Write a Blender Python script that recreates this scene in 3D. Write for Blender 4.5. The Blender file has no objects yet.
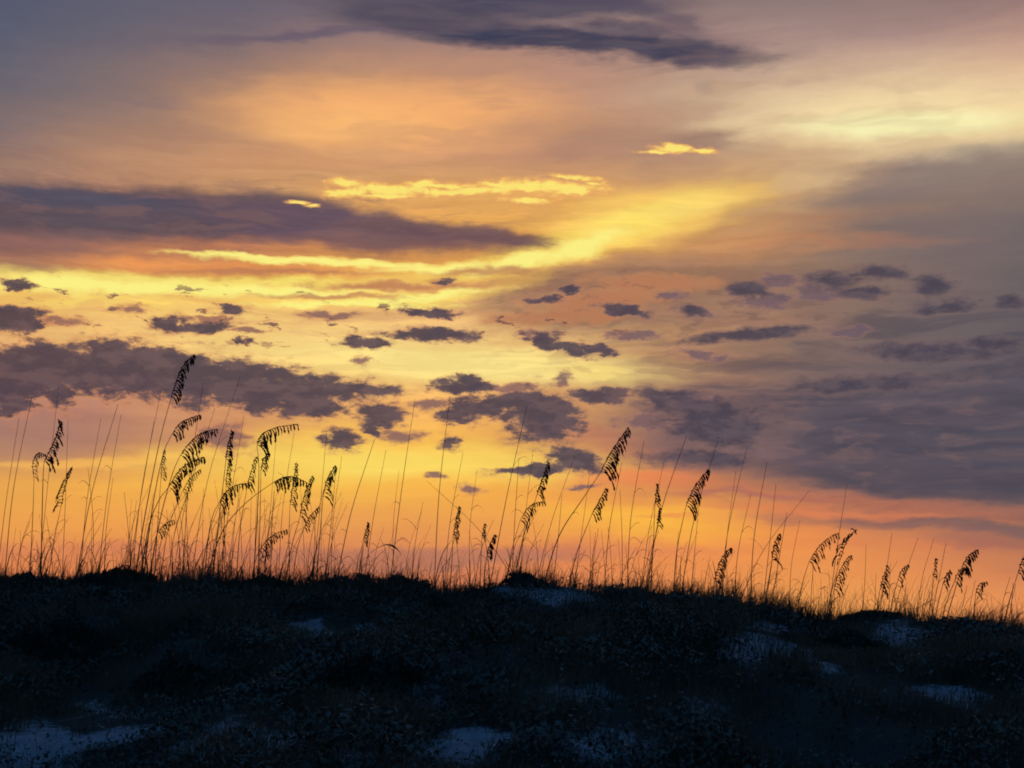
import bpy, math, random
import numpy as np
from mathutils import Vector
random.seed(7)
RS = np.random.RandomState(11)
scene = bpy.context.scene
C = scene.collection

# ------------------------------------------------------------------ camera, light, exposure
FP = 1407.0                                   # focal length in pixels of a 1024 wide frame
PITCH = math.atan(256 / FP)
EYE = np.array([0.0, 0.0, 1.6])
cd = bpy.data.cameras.new('camera')
cam = bpy.data.objects.new('camera', cd); C.objects.link(cam)
cam.location = EYE; cam.rotation_euler = (math.pi / 2 + PITCH, 0, 0)
cd.sensor_width = 36; cd.lens = 36 * FP / 1024; cd.clip_end = 20000
scene.camera = cam
scene.view_settings.view_transform = 'Standard'; scene.view_settings.look = 'None'
scene.view_settings.exposure = 0; scene.view_settings.gamma = 1
scene.view_settings.use_curve_mapping = False
scene.cycles.filter_width = 1.9
scene.cycles.use_adaptive_sampling = True; scene.cycles.adaptive_threshold = .02; scene.cycles.adaptive_min_samples = 8
scene.cycles.max_bounces = 3; scene.cycles.diffuse_bounces = 2
SUN_AZ, SUN_EL = math.radians(-8), math.radians(2.0)
sd = bpy.data.lights.new('sun', 'SUN'); sun = bpy.data.objects.new('sun', sd); C.objects.link(sun)
sd.energy = 0.25; sd.angle = math.radians(3); sd.color = (1, .62, .34)
sv = Vector((math.sin(SUN_AZ) * math.cos(SUN_EL), math.cos(SUN_AZ) * math.cos(SUN_EL), math.sin(SUN_EL)))
sun.rotation_euler = sv.to_track_quat('Z', 'Y').to_euler()
DUSK = (.016, .074, .215)                     # the clear dusk sky away from the sunset
NISHITA = .04

CP, SP = math.cos(PITCH), math.sin(PITCH)
def ray(px, py):
    a, b = (px - 512) / FP, (384 - py) / FP
    return np.array([a, CP - b * SP, SP + b * CP])
def at(px, py, Y):                            # the point at depth Y seen there in the photo
    d = ray(px, py); return EYE + d * (Y / d[1])
def azel(px, py):                             # compass direction and elevation, in 1/FP radians
    d = ray(px, py); d = d / np.linalg.norm(d)
    return np.array([math.atan2(d[0], d[1]), math.asin(d[2])]) * FP
def lin(c):
    c = [max(0, v) / 255 for v in c]
    return [v / 12.92 if v <= .04045 else ((v + .055) / 1.055) ** 2.4 for v in c]

# ------------------------------------------------------------------ sky: colour by compass direction and elevation, clouds
w = bpy.data.worlds.new('World'); scene.world = w; w.use_nodes = True
T = w.node_tree; T.nodes.clear(); N, L = T.nodes, T.links
def lk(a, b): L.new(a, b)
def setin(s, v):
    if isinstance(v, bpy.types.NodeSocket): lk(v, s)
    else: s.default_value = v
def math_(op, a, b=0.0, c=None, clamp=False):
    n = N.new('ShaderNodeMath'); n.operation = op; n.use_clamp = clamp
    setin(n.inputs[0], a)
    if op not in ('ARCSINE', 'ABSOLUTE'): setin(n.inputs[1], b)
    if c is not None: setin(n.inputs[2], c)
    return n.outputs[0]
def vmath(op, a, b):
    n = N.new('ShaderNodeVectorMath'); n.operation = op
    setin(n.inputs[0], a); setin(n.inputs[1], b); return n.outputs[0]
def vlen(a):
    n = N.new('ShaderNodeVectorMath'); n.operation = 'LENGTH'; lk(a, n.inputs[0]); return n.outputs['Value']
def rng(v, a, b, c, d, mode='SMOOTHSTEP'):
    n = N.new('ShaderNodeMapRange'); n.interpolation_type = mode; n.clamp = False
    for i, x in enumerate((v, a, b, c, d)): setin(n.inputs[i], x)
    return n.outputs[0]
def mix(f, a, b, mode='MIX'):
    n = N.new('ShaderNodeMix'); n.data_type = 'RGBA'; n.blend_type = mode
    setin(n.inputs[0], f)
    for s, v in ((n.inputs[6], a), (n.inputs[7], b)):
        if isinstance(v, bpy.types.NodeSocket): lk(v, s)
        else: s.default_value = (*v, 1)
    return n.outputs[2]
def noise(vec, sc, detail=3, rough=.5, dist=0.0):
    n = N.new('ShaderNodeTexNoise'); n.noise_dimensions = '2D'; lk(vec, n.inputs['Vector'])
    n.inputs['Scale'].default_value = sc; n.inputs['Detail'].default_value = detail
    n.inputs['Roughness'].default_value = rough; n.inputs['Distortion'].default_value = dist
    return n
def comb(x, y, z=0.0):
    n = N.new('ShaderNodeCombineXYZ')
    for i, v in enumerate((x, y, z)): setin(n.inputs[i], v)
    return n.outputs[0]
tc = N.new('ShaderNodeTexCoord')
sep = N.new('ShaderNodeSeparateXYZ'); lk(tc.outputs['Generated'], sep.inputs[0])
AZ = math_('ARCTAN2', sep.outputs[0], sep.outputs[1])
EL = math_('ARCSINE', sep.outputs[2])
U = math_('MULTIPLY', AZ, FP); V = math_('MULTIPLY', EL, FP)
P = comb(U, V)
# wispy warp, drawn out along the horizon; billowy warp for the small clouds
def warp(vec, sx, sy, ax, ay, detail, rough, off):
    q = vmath('MULTIPLY', vmath('ADD', vec, (off, off * .7, 0)), (1 / sx, 1 / sy, 1))
    fx = noise(q, 1.0, detail, rough).outputs['Fac']
    fy = noise(vmath('ADD', q, (41.3, 17.9, 0)), 1.0, detail, rough).outputs['Fac']
    return comb(math_('MULTIPLY', math_('SUBTRACT', fx, .5), ax), math_('MULTIPLY', math_('SUBTRACT', fy, .5), ay))
W1 = warp(P, 170, 40, 130, 34, 4, .55, 311)
W1b = warp(P, 34, 14, 16, 9, 3, .6, 97)
PS = vmath('ADD', vmath('ADD', P, W1), W1b)               # soft layers
PM = vmath('ADD', vmath('ADD', P, warp(P, 60, 26, 26, 12, 3, .6, 517)), vmath('MULTIPLY', W1b, (1.0, .8, 0)))   # medium
PP = vmath('ADD', P, warp(P, 30, 14, 38, 16, 5, .6, 733))     # billows
sepS = N.new('ShaderNodeSeparateXYZ'); lk(PS, sepS.inputs[0])
sepB = N.new('ShaderNodeSeparateXYZ')
lk(vmath('ADD', vmath('ADD', P, vmath('MULTIPLY', W1, (.5, .5, 0))), vmath('MULTIPLY', W1b, (.6, .6, 0))), sepB.inputs[0])
UB, VB = sepB.outputs[0], sepB.outputs[1]

GX = np.array([0, 128, 256, 384, 512, 640, 768, 896, 1024.])
GY = np.array([0, 40, 80, 120, 160, 200, 240, 280, 320, 360, 400, 440, 480, 520, 560, 600.])
GRID = [
 [(88,92,112),(96,96,114),(106,99,114),(120,106,114),(125,110,112),(130,112,112),(142,122,120),(146,122,118),(150,122,118)],
 [(95,97,115),(108,102,114),(128,110,113),(155,125,115),(170,138,118),(165,140,122),(165,145,130),(168,148,132),(182,150,130)],
 [(108,103,114),(132,114,112),(165,128,110),(210,155,108),(198,148,112),(182,155,125),(182,165,138),(195,175,142),(218,184,144)],
 [(124,110,113),(155,124,110),(190,142,108),(236,170,102),(212,155,106),(185,155,120),(200,178,138),(235,218,150),(238,220,155)],
 [(150,120,108),(188,140,110),(198,148,112),(208,156,110),(195,148,108),(175,138,112),(215,185,130),(180,160,130),(160,145,125)],
 [(172,130,108),(190,140,108),(215,160,106),(225,170,98),(228,168,98),(235,180,95),(190,148,110),(135,115,112),(122,108,112)],
 [(180,125,95),(205,138,88),(222,148,82),(235,165,80),(245,190,80),(225,165,95),(165,130,108),(130,112,112),(112,102,112)],
 [(240,200,90),(248,215,92),(250,215,95),(240,190,92),(205,150,100),(165,126,105),(150,118,108),(130,110,112),(106,98,110)],
 [(232,180,115),(242,196,118),(250,208,128),(250,202,130),(238,184,122),(182,136,108),(155,120,110),(125,108,112),(103,95,108)],
 [(230,178,120),(242,194,122),(252,222,135),(252,228,138),(252,228,140),(222,164,112),(138,112,108),(105,95,108),(95,88,105)],
 [(175,130,115),(190,140,112),(225,168,110),(250,200,105),(250,192,105),(160,118,108),(112,96,108),(100,90,105),(92,86,104)],
 [(175,128,108),(195,135,100),(238,168,88),(253,205,85),(250,172,85),(135,100,108),(107,92,105),(98,88,105),(92,86,102)],
 [(232,158,82),(245,170,78),(252,190,80),(252,188,80),(253,172,75),(225,130,82),(140,98,105),(100,88,104),(95,86,102)],
 [(240,160,80),(242,158,78),(238,152,82),(236,152,82),(242,158,80),(252,170,72),(250,142,78),(190,112,98),(105,88,103)],
 [(230,142,82),(228,140,82),(216,132,88),(210,130,90),(224,140,86),(238,146,82),(240,144,80),(236,134,84),(190,110,96)],
 [(216,126,86),(216,126,86),(208,124,90),(208,126,90),(216,136,88),(228,142,86),(236,148,84),(238,148,86),(230,134,88)],
]
G = np.array([[lin((c[0] + (6 if 0 < i < 5 and j > 4 else 0), c[1] - (4 if 0 < i < 5 and j > 3 else 9 if i in (6, 7, 10) and j < 5 else -7 if i in (12, 13) and j < 7 else -9 if i > 12 and j > 5 else 5 if i > 13 else 0), c[2] + (5 if 0 < i < 5 and j > 2 else 0) - (9 if i > 4 and j > 4 and c[2] > 95 else 0))) for j, c in enumerate(r)] for i, r in enumerate(GRID)])
def gsample(px, py):
    i = np.clip(np.interp(py, GY, np.arange(len(GY))), 0, len(GY) - 1.001)
    j = np.clip(np.interp(px, GX, np.arange(len(GX))), 0, len(GX) - 1.001)
    a, b = int(i), int(j); f, g = i - a, j - b
    return (G[a, b] * (1 - f) * (1 - g) + G[a + 1, b] * f * (1 - g) + G[a, b + 1] * (1 - f) * g + G[a + 1, b + 1] * f * g)
def topx(u, v):                               # inverse of azel
    az, el = u / FP, v / FP
    d = np.array([math.sin(az) * math.cos(el), math.cos(az) * math.cos(el), math.sin(el)])
    f = d[1] * CP + d[2] * SP; up = -d[1] * SP + d[2] * CP
    return 512 + FP * d[0] / f, 384 - FP * up / f
VLO, VHI = azel(512, 625)[1], 680.0
COLS = np.linspace(-520, 520, 10)
base = None
fac = rng(VB, VLO, VHI, 0, 1, 'LINEAR')
for k, u in enumerate(COLS):
    r = N.new('ShaderNodeValToRGB'); cr = r.color_ramp; cr.interpolation = 'LINEAR'
    n = 31
    for i in range(n):
        t = i / (n - 1); v = VLO + t * (VHI - VLO)
        px, py = topx(u, v)
        c = gsample(px, py)
        if py < 0: c = c * max(.5, 1 + py / 300)
        e = cr.elements[0] if i == 0 else (cr.elements[-1] if i == n - 1 else cr.elements.new(t))
        e.position = t; e.color = (*c, 1)
    lk(fac, r.inputs[0])
    if base is None: base = r.outputs[0]
    else: base = mix(rng(UB, COLS[k - 1], u, 0, 1, 'LINEAR'), base, r.outputs[0])
col = base

SPL, PREV = {}, [0.0]
def ellipse(vec, x, y, rx, ry, rot):
    """distance (1 at the rim) to an ellipse round a compass point; rot in degrees, positive falls to the right"""
    c0 = azel(x, y); a = math.radians(rot)
    e1 = azel(x + rx * math.cos(a), y + rx * math.sin(a)) - c0
    e2 = azel(x - ry * math.sin(a), y + ry * math.cos(a)) - c0
    # affine map that turns the ellipse into the unit circle: two dot products and a distance
    sx_ = SPL.get(vec)
    if sx_ is None:
        sx_ = N.new('ShaderNodeSeparateXYZ'); lk(vec, sx_.inputs[0]); SPL[vec] = sx_
    vec = comb(sx_.outputs[0], sx_.outputs[1], PREV[0])   # the third slot only keeps the nodes in sequence
    Mi = np.linalg.inv(np.stack([e1, e2], 1)); c = Mi @ c0
    dx = N.new('ShaderNodeVectorMath'); dx.operation = 'DOT_PRODUCT'; lk(vec, dx.inputs[0]); dx.inputs[1].default_value = (Mi[0, 0], Mi[0, 1], 0)
    dy = N.new('ShaderNodeVectorMath'); dy.operation = 'DOT_PRODUCT'; lk(vec, dy.inputs[0]); dy.inputs[1].default_value = (Mi[1, 0], Mi[1, 1], 0)
    q = N.new('ShaderNodeVectorMath'); q.operation = 'DISTANCE'; lk(comb(dx.outputs['Value'], dy.outputs['Value']), q.inputs[0]); q.inputs[1].default_value = (c[0], c[1], 0)
    PREV[0] = q.outputs['Value']
    return q.outputs['Value']
streak = rng(noise(vmath('MULTIPLY', P, (1 / 120, 1 / 14, 1)), 1.0, 5, .6).outputs['Fac'], .2, .8, 0, 1)
grain = rng(noise(vmath('MULTIPLY', P, (1 / 18, 1 / 10, 1)), 1.0, 5, .65).outputs['Fac'], .2, .8, 0, 1)
PU0 = vmath('ADD', P, vmath('MULTIPLY', W1b, (.8, .8, 0)))
lumps = noise(vmath('MULTIPLY', PU0, (1 / 22, 1 / 10, 1)), 1.0, 6, .66).outputs['Fac']
def soft(col, vec, x, y, rx, ry, rot, c, op, edge=.6, tex=.35):
    d = ellipse(vec, x, y, rx, ry, rot)
    m = rng(d, 1 - edge, 1 + edge, op, 0)
    if tex: m = math_('MULTIPLY', m, rng(streak, 0, 1, 1 - tex, 1, 'LINEAR'))
    return mix(m, col, tuple(lin(c)))

#SKYLAYERS
# (layer space, x, y, rx, ry, rot, colour, opacity, edge, texture)
SOFT = [
 ('m',910,97,32,6,16,(168,142,128),.85,.5,.2), ('m',708,88,12,7,0,(156,132,122),.6,.6,.1), ('m',1012,89,16,2.5,3,(190,158,136),.6,.7,.1), ('m',700,106,40,5,10,(160,136,120),.3,.9,.4),
 # high dark cloud
 ('s',300,33,90,6,-4,(92,84,108),.75,.7,.3), ('s',440,18,120,20,4,(72,70,90),.9,.5,.2), ('s',540,2,130,12,2,(68,68,92),.9,.5,.2),
 ('s',570,42,130,15,3,(60,63,86),.98,.4,.1), ('s',690,50,85,13,7,(66,65,86),.95,.45,.2), ('s',640,18,90,12,12,(90,82,98),.7,.6,.4),
 ('m',590,27,70,4,5,(140,118,118),.6,.8,.3),
 ('s',140,98,40,5,4,(128,108,114),.5,.8,.3),
 # pale band and grey wedge at the right
 ('s',930,78,180,34,-8,(226,192,156),.6,.9,.2), ('s',900,112,175,30,-4,(250,226,172),.85,.8,.15), ('m',905,124,100,12,-3,(251,246,184),.9,.6,.05), ('s',790,205,50,14,-20,(236,186,132),.5,.8,.2), ('s',820,172,60,10,-14,(240,205,150),.6,.8,.2),
 ('s',960,190,170,30,-10,(136,118,110),.85,.6,.3), ('m',930,168,100,9,-3,(128,112,108),.7,.7,.3), ('m',870,212,90,8,-4,(150,118,102),.6,.7,.3), ('s',850,240,90,6,-2,(186,128,96),.7,.8,.2), ('s',900,224,120,6,-3,(126,108,104),.6,.8,.3), ('s',990,150,80,7,-4,(188,172,145),.6,.8,.3), ('s',870,195,90,16,-14,(132,116,114),.6,.8,.4),
 ('s',1000,160,70,12,-8,(150,134,122),.6,.7,.4), ('s',950,240,130,20,-3,(118,104,108),.5,.7,.4),
 ('s',800,172,50,10,-18,(205,168,125),.5,.8,.4),
 ('s',650,145,110,22,4,(165,128,108),.6,.7,.3), ('s',725,143,42,10,6,(140,114,108),.7,.7,.3),
 # glow
 ('s',390,114,130,30,0,(255,184,116),.85,.9,.1), ('s',340,128,70,14,0,(255,192,118),.6,.9,.1), ('s',300,160,90,12,0,(222,160,112),.5,.9,.3),
 ('s',648,216,100,26,-17,(253,206,106),.92,.55,.2), ('m',622,226,80,14,-18,(255,232,112),.9,.7,.2), ('m',690,208,44,9,-12,(255,218,118),.7,.8,.3),
 ('m',560,250,90,13,-14,(255,218,100),.95,.6,.2), ('m',480,272,80,9,-6,(255,218,100),.9,.7,.3),
 ('s',760,240,80,16,-8,(215,150,100),.6,.8,.4),
 # big cloud at the left, purple above and rust below
 ('m',120,244,200,28,2,(184,118,90),.9,.5,.2), ('m',150,264,190,6,1,(246,158,88),.8,.7,.2), ('m',20,247,80,26,0,(128,98,98),.85,.6,.3),
 ('m',80,212,190,26,3,(88,79,90),.97,.35,.1), ('m',230,214,130,24,2,(94,80,90),.97,.3,.1),
 ('m',330,226,130,20,5,(100,82,96),.97,.3,.15), ('m',440,236,100,14,4,(112,86,92),.95,.35,.2), ('m',505,239,46,7,2,(112,84,90),.9,.4,.2),
 ('m',400,248,110,9,2,(140,96,88),.6,.7,.4), ('m',60,198,130,10,3,(84,82,100),.85,.5,.2),
 # bright streaks below it
 ('m',330,262,110,4,2,(255,236,120),.95,.6,.2), ('m',120,284,170,10,1,(255,240,125),.9,.7,.2), ('m',300,287,130,7,0,(255,236,115),.9,.6,.3),
 ('m',235,272,100,6,0,(205,130,78),.8,.6,.3), ('m',250,299,120,4,1,(238,178,100),.7,.7,.4),
 ('m',410,299,75,6,-4,(255,232,105),.9,.6,.3), ('m',350,304,100,4,1,(255,225,105),.8,.6,.3),
 ('m',400,287,70,5,0,(215,150,98),.8,.6,.3), ('m',490,271,52,5,-1,(168,110,80),.9,.5,.2), ('m',525,283,34,5,-12,(250,200,90),.8,.7,.3),
 ('s',90,305,60,4,1,(255,226,110),.7,.7,.4),
 # mauve wedge in the middle
 ('m',590,300,105,32,-6,(150,114,94),.9,.4,.2), ('m',660,280,100,20,-2,(152,114,94),.75,.5,.3),
 ('s',400,312,130,7,-2,(206,158,112),.5,.8,.3),
 ('s',640,290,60,6,-6,(190,140,105),.5,.8,.4), ('s',700,262,90,6,-2,(190,138,105),.5,.8,.4),
 ('s',600,352,110,12,4,(236,182,112),.5,.8,.3), ('m',490,366,150,16,2,(254,230,142),.95,.7,.1), ('m',600,374,38,9,10,(252,222,130),.9,.5,.1),
 ('m',690,360,70,16,8,(170,126,106),.6,.7,.3), ('m',712,318,90,8,2,(175,130,108),.5,.8,.4),
 # yellow bar above the grass, darker veil at the horizon
 ('s',100,459,150,5,0,(255,190,90),.75,.7,.2), ('s',400,462,170,17,0,(254,224,104),.85,.8,.1),
 ('s',60,430,120,18,0,(168,122,108),.7,.7,.2), ('s',210,420,80,20,0,(200,142,104),.4,.8,.2),
 ('s',120,548,220,9,0,(208,122,92),.5,.8,.3), ('s',430,556,180,13,0,(182,120,98),.85,.35,.2), ('s',250,556,160,12,0,(206,128,88),.5,.7,.3),
 ('s',620,548,110,8,0,(214,124,92),.5,.8,.4), ('s',640,520,90,14,2,(255,190,70),.8,.9,.1),
 ('m',600,442,56,12,12,(205,128,98),.6,.7,.3), ('m',640,478,60,9,0,(250,140,85),.6,.8,.2),
 # grey bank at the right
 ('s',760,430,130,44,3,(106,90,98),.6,.5,.3), ('s',930,440,160,58,3,(82,77,90),.85,.5,.2), ('s',900,480,190,14,4,(84,77,88),.95,.5,.2),
 ('s',860,503,200,6,5,(200,116,86),.6,.8,.3), ('s',940,527,140,7,3,(118,92,96),.8,.6,.3), ('s',860,514,130,4,3,(228,128,86),.6,.8,.3),
 ('s',740,497,80,3,2,(170,100,98),.6,.7,.4), ('s',900,548,110,5,2,(226,132,86),.5,.8,.4), ('s',1000,545,60,8,4,(166,104,92),.7,.8,.3),
 ('s',680,518,40,2,1,(225,120,85),.6,.8,.4),
 ('m',780,450,46,9,10,(130,104,108),.55,.8,.4), ('m',905,405,50,5,4,(125,104,110),.5,.8,.5), ('m',1000,408,50,5,4,(128,106,112),.5,.8,.5),
]
for s_, x, y, rx, ry, rot, c, op, ed, tx in SOFT:
    col = soft(col, PS if s_ == 's' else PM, x, y, rx, ry, rot, c, op, ed, tx)

def band(sx, sy, off, detail=5, rough=.6, vec=None):
    return noise(vmath('MULTIPLY', vmath('ADD', PF if vec is None else vec, (off, off * .37, 0)), (1 / sx, 1 / sy, 1)), 1.0, detail, rough).outputs['Fac']
PF = vmath('ADD', P, vmath('MULTIPLY', W1, (.8, .8, 0)))
def field(col, n, t0, t1, region, c, op):
    """vapour wherever the noise passes a threshold inside a soft region of the sky"""
    x, y, rx, ry, rot = region
    r = rng(ellipse(PF, x, y, rx, ry, rot), .5, 1.25, op, 0)
    return mix(math_('MULTIPLY', rng(n, t0, t1, 0, 1), r), col, tuple(lin(c)))
nshade = band(34, 14, 7000, 5, .6, P); u01 = rng(U, -480, 480, 0, 1, 'LINEAR')
shadec = mix(u01, tuple(lin((102, 82, 88))), tuple(lin((98, 86, 94))))
nf = band(150, 11, 0, 6, .62)
region0 = rng(ellipse(P, 380, 290, 520, 150, 0), .5, 1.3, 1, .22)
col = mix(math_('MULTIPLY', rng(nf, .36, .56, .26, 0), region0), col, mix(1.0, col, (.74, .62, .60), 'MULTIPLY'))
col = mix(math_('MULTIPLY', rng(nf, .52, .70, 0, .7), region0), col, mix(1.0, col, (1.16, 1.12, 1.06), 'MULTIPLY'))
col = field(col, band(80, 12, 5200, 5), .46, .66, (230,218,330,44,2), (128, 98, 96), .5)
col = field(col, band(90, 10, 5900, 5), .47, .66, (560,34,270,36,3), (104, 94, 102), .35)
col = field(col, band(110, 20, 300, 2), .45, .7, (620,120,420,80,0), (176,136,114), .3)
col = field(col, band(120, 20, 811, 3), .46, .66, (880,395,300,130,5), (122,100,100), .2)
col = field(col, band(130, 17, 1500, 4, .5), .44, .66, (900,400,290,120,5), (72,70,84), .6)
col = field(col, band(50, 12, 2100), .50, .62, (640,330,190,70,4), (128,98,90), .25)
col = field(col, band(70, 9, 2900), .50, .64, (260,320,330,34,1), (222,160,112), .35)
col = field(col, band(60, 12, 8100, 5), .50, .72, (840,420,220,90,4), (146, 112, 104), .32)
def cloud_layer(col, blobs, core, rim, op, vec=PP, w0=.70, w1=1.22, rim_op=.6, lump=1.75, body=None):
    f = None
    for x, y, rx, ry, rot in blobs:
        d = ellipse(vec, x, y, rx, ry, rot)
        f = d if f is None else math_('MINIMUM', f, d)
    g = math_('SUBTRACT', f, math_('MULTIPLY', math_('SUBTRACT', lumps, .5), lump))
    col = mix(rng(g, .8, 1.6, rim_op, 0), col, rim)
    c = core if body is None else mix(rng(g, .3, 1.1, 0, 1), core, body)
    if body is not None and lump < 2: c = mix(rng(nshade, .42, .64, 0, .8), c, shadec)
    return mix(rng(g, w0, w1, op, 0), col, c)
u01 = rng(U, -480, 480, 0, 1, 'LINEAR')
dark = mix(u01, tuple(lin((66, 60, 76))), tuple(lin((72, 69, 84))))
dark = mix(rng(grain, .2, .8, 0, .6), dark, tuple(lin((76, 67, 78))))
body = mix(u01, tuple(lin((84, 70, 80))), tuple(lin((90, 80, 88))))
STREAKS = [(120,287,130,8,1),(50,283,70,9,0),(250,291,120,6,2),(330,262,120,4,2),(240,255,60,2.5,2),(440,269,60,4,-2),(410,298,80,4,-6),(350,305,90,3,0),
 (520,262,50,7,-14),(575,248,50,10,-18),]
col = cloud_layer(col, STREAKS, tuple(lin((254, 244, 134))), tuple(lin((246, 170, 88))), .95, vec=PM, w0=.35, w1=1.6, rim_op=.35, lump=1.0)
WISPS = [(250,272,110,3,1),(395,287,90,4,0),(490,271,46,3.5,-2),(330,297,70,2.5,0),(443,281,12,4,0),(600,300,60,10,-4),(560,316,70,8,-4),(650,282,60,8,0)]
col = cloud_layer(col, WISPS, tuple(lin((186, 122, 88))), tuple(lin((222, 150, 92))), .7, vec=PM, w0=.3, w1=1.4, rim_op=.3, lump=1.6)
mid = mix(u01, tuple(lin((130, 92, 92))), tuple(lin((98, 88, 104))))
rimc = mix(u01, tuple(lin((216, 140, 92))), tuple(lin((132, 108, 108))))
FAINT = [(130,308,20,4,0),(60,322,20,4,0),(205,318,20,3,0),(700,312,20,5,5),(672,296,13,5,8),(632,335,26,4,0),(848,332,24,5,0),
 (565,378,9,7,0),(470,489,16,4,5),(435,476,9,3,5),(582,487,17,3,0),(365,361,9,5,0),
 (780,281,20,8,0),(820,292,25,9,0),(400,437,20,6,0),(700,355,25,5,5),(690,400,40,8,0),(650,422,30,9,0),(330,315,30,4,0),(250,330,20,3,0),
 (225,437,26,14,20),(760,300,30,8,0),(530,335,10,5,20),(500,388,40,4,0),(430,404,20,5,0)]
col = cloud_layer(col, FAINT, mid, rimc, .75, w0=.5, w1=1.15)
PU = vmath('ADD', P, vmath('MULTIPLY', W1b, (1, 1, 0)))
nb = band(30, 10, 4100, 6, .6, PU)
col = field(col, nb, .60, .67, (300,318,440,30,0), (202,138,94), .5)
col = field(col, nb, .64, .70, (300,318,440,30,0), (104,78,82), .8)
col = field(col, band(34, 10, 4900, 6, .6, PU), .57, .67, (700,305,280,40,0), (92,78,84), .3)
BANK = [(30,366,70,19,0),(120,366,90,20,2),(200,378,90,22,3),(290,390,80,17,2),(40,357,62,15,0),(110,352,32,15,0),(20,386,52,14,0),(14,404,20,14,0),(58,398,16,14,0),(120,376,85,22,3),(200,384,70,22,4),(265,392,75,20,4),
 (345,389,56,8,2),(312,404,34,15,-4),(170,362,60,14,8),(250,374,50,10,0),
 (70,372,60,14,0),(160,378,60,18,3),(230,388,50,16,4),(18,284,19,5,5),(14,316,34,10,0),(10,324,30,9,0),(172,325,20,9,0),(205,326,30,7,-4),(232,309,18,5,0),(243,341,9,3,5),
 (378,416,22,14,0),(342,440,19,11,0),(376,430,9,7,0),
 (365,343,27,5,3),(435,335,48,6,0),(430,312,28,4,6),(443,280,10,5,0),(463,387,36,7,3),(468,380,16,5,0),
 (545,299,14,5,0),(572,291,12,4,0),(625,311,25,6,6),(560,345,34,7,14),(590,348,24,5,8),
 (488,406,34,13,-6),(545,418,38,27,8),(455,416,20,9,0),(450,443,10,7,0),(520,400,26,9,0),(600,395,28,7,0),
 (575,460,28,12,16),(535,470,42,5,-4)]
col = cloud_layer(col, BANK, dark, rimc, .93, body=body)
RIGHT = [(748,290,22,9,-6),(832,280,36,10,-4),(885,273,28,9,0),(862,292,24,8,0),(935,286,22,12,0),(945,308,40,6,-3),(1012,301,18,7,0),
 (735,337,50,6,-6),(775,331,34,5,0),(935,352,80,11,0),(1000,346,40,9,0),(870,383,100,10,-3),(700,407,70,15,6),(720,428,60,22,0),(665,395,40,6,5),
 (690,312,20,5,5),(700,458,60,10,0)]
col = cloud_layer(col, RIGHT, dark, rimc, .92, vec=PM, w0=.45, w1=1.35, rim_op=.3, lump=1.5, body=body)
LIT = [(345,183,18,4,4),(352,192,26,5,-4),(395,190,50,6,3),(425,184,22,3.5,0),(452,192,38,3.5,0),(500,186,18,4,6),(530,186,42,8,0),(565,188,34,8,0),(480,190,40,4,0),(572,177,24,2.5,4),
 (592,183,9,2,8),(525,200,22,3,0),(298,203,11,1.8,6),(312,206,8,1.5,0),(440,186,40,3,0),(385,196,30,3,0),(678,149,22,4,0),(655,152,16,1.6,0),(702,151,16,2.4,4),(668,146,7,3,0)]
col = cloud_layer(col, LIT, tuple(lin((255, 232, 118))), tuple(lin((242, 172, 100))), .95, vec=vmath('ADD', P, vmath('MULTIPLY', W1b, (1, .7, 0))), w0=.45, w1=1.3, rim_op=.55, lump=2.2, body=tuple(lin((250, 196, 104))))
SMALLDARK = [(300,210,8,2,0),(590,197,18,3,5)]
#END
# air and vapour: faint overall variation so that no part is flat
col = mix(math_('MULTIPLY', streak, .16), col, mix(1.0, col, (.84, .80, .80), 'MULTIPLY'))
col = mix(math_('MULTIPLY', grain, .12), col, mix(1.0, col, (.82, .80, .82), 'MULTIPLY'))
# clear dusk sky all round, away from the sunset and overhead
sky = N.new('ShaderNodeTexSky'); sky.sky_type = 'NISHITA'; sky.sun_disc = False
sky.sun_elevation = SUN_EL; sky.sun_rotation = SUN_AZ; sky.altitude = 0
nis = mix(1.0, sky.outputs[0], (NISHITA,) * 3, 'MULTIPLY')
nz = N.new('ShaderNodeMix'); nz.data_type = 'RGBA'; nz.blend_type = 'MIX'
nz.inputs[0].default_value = .9; lk(nis, nz.inputs[6]); nz.inputs[7].default_value = (*DUSK, 1)
away = rng(math_('ABSOLUTE', AZ), math.radians(23), math.radians(70), 0, 1)
high = rng(EL, math.radians(27), math.radians(50), 0, 1)
low = rng(EL, -.02, .0, 1, 0)
fa = math_('MAXIMUM', math_('MAXIMUM', away, high), low)
col = mix(fa, col, nz.outputs[2])
bg = N.new('ShaderNodeBackground'); lk(col, bg.inputs[0]); bg.inputs[1].default_value = 1.0
wo = N.new('ShaderNodeOutputWorld'); lk(bg.outputs[0], wo.inputs[0])
w.cycles.sampling_method = 'NONE'

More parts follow.
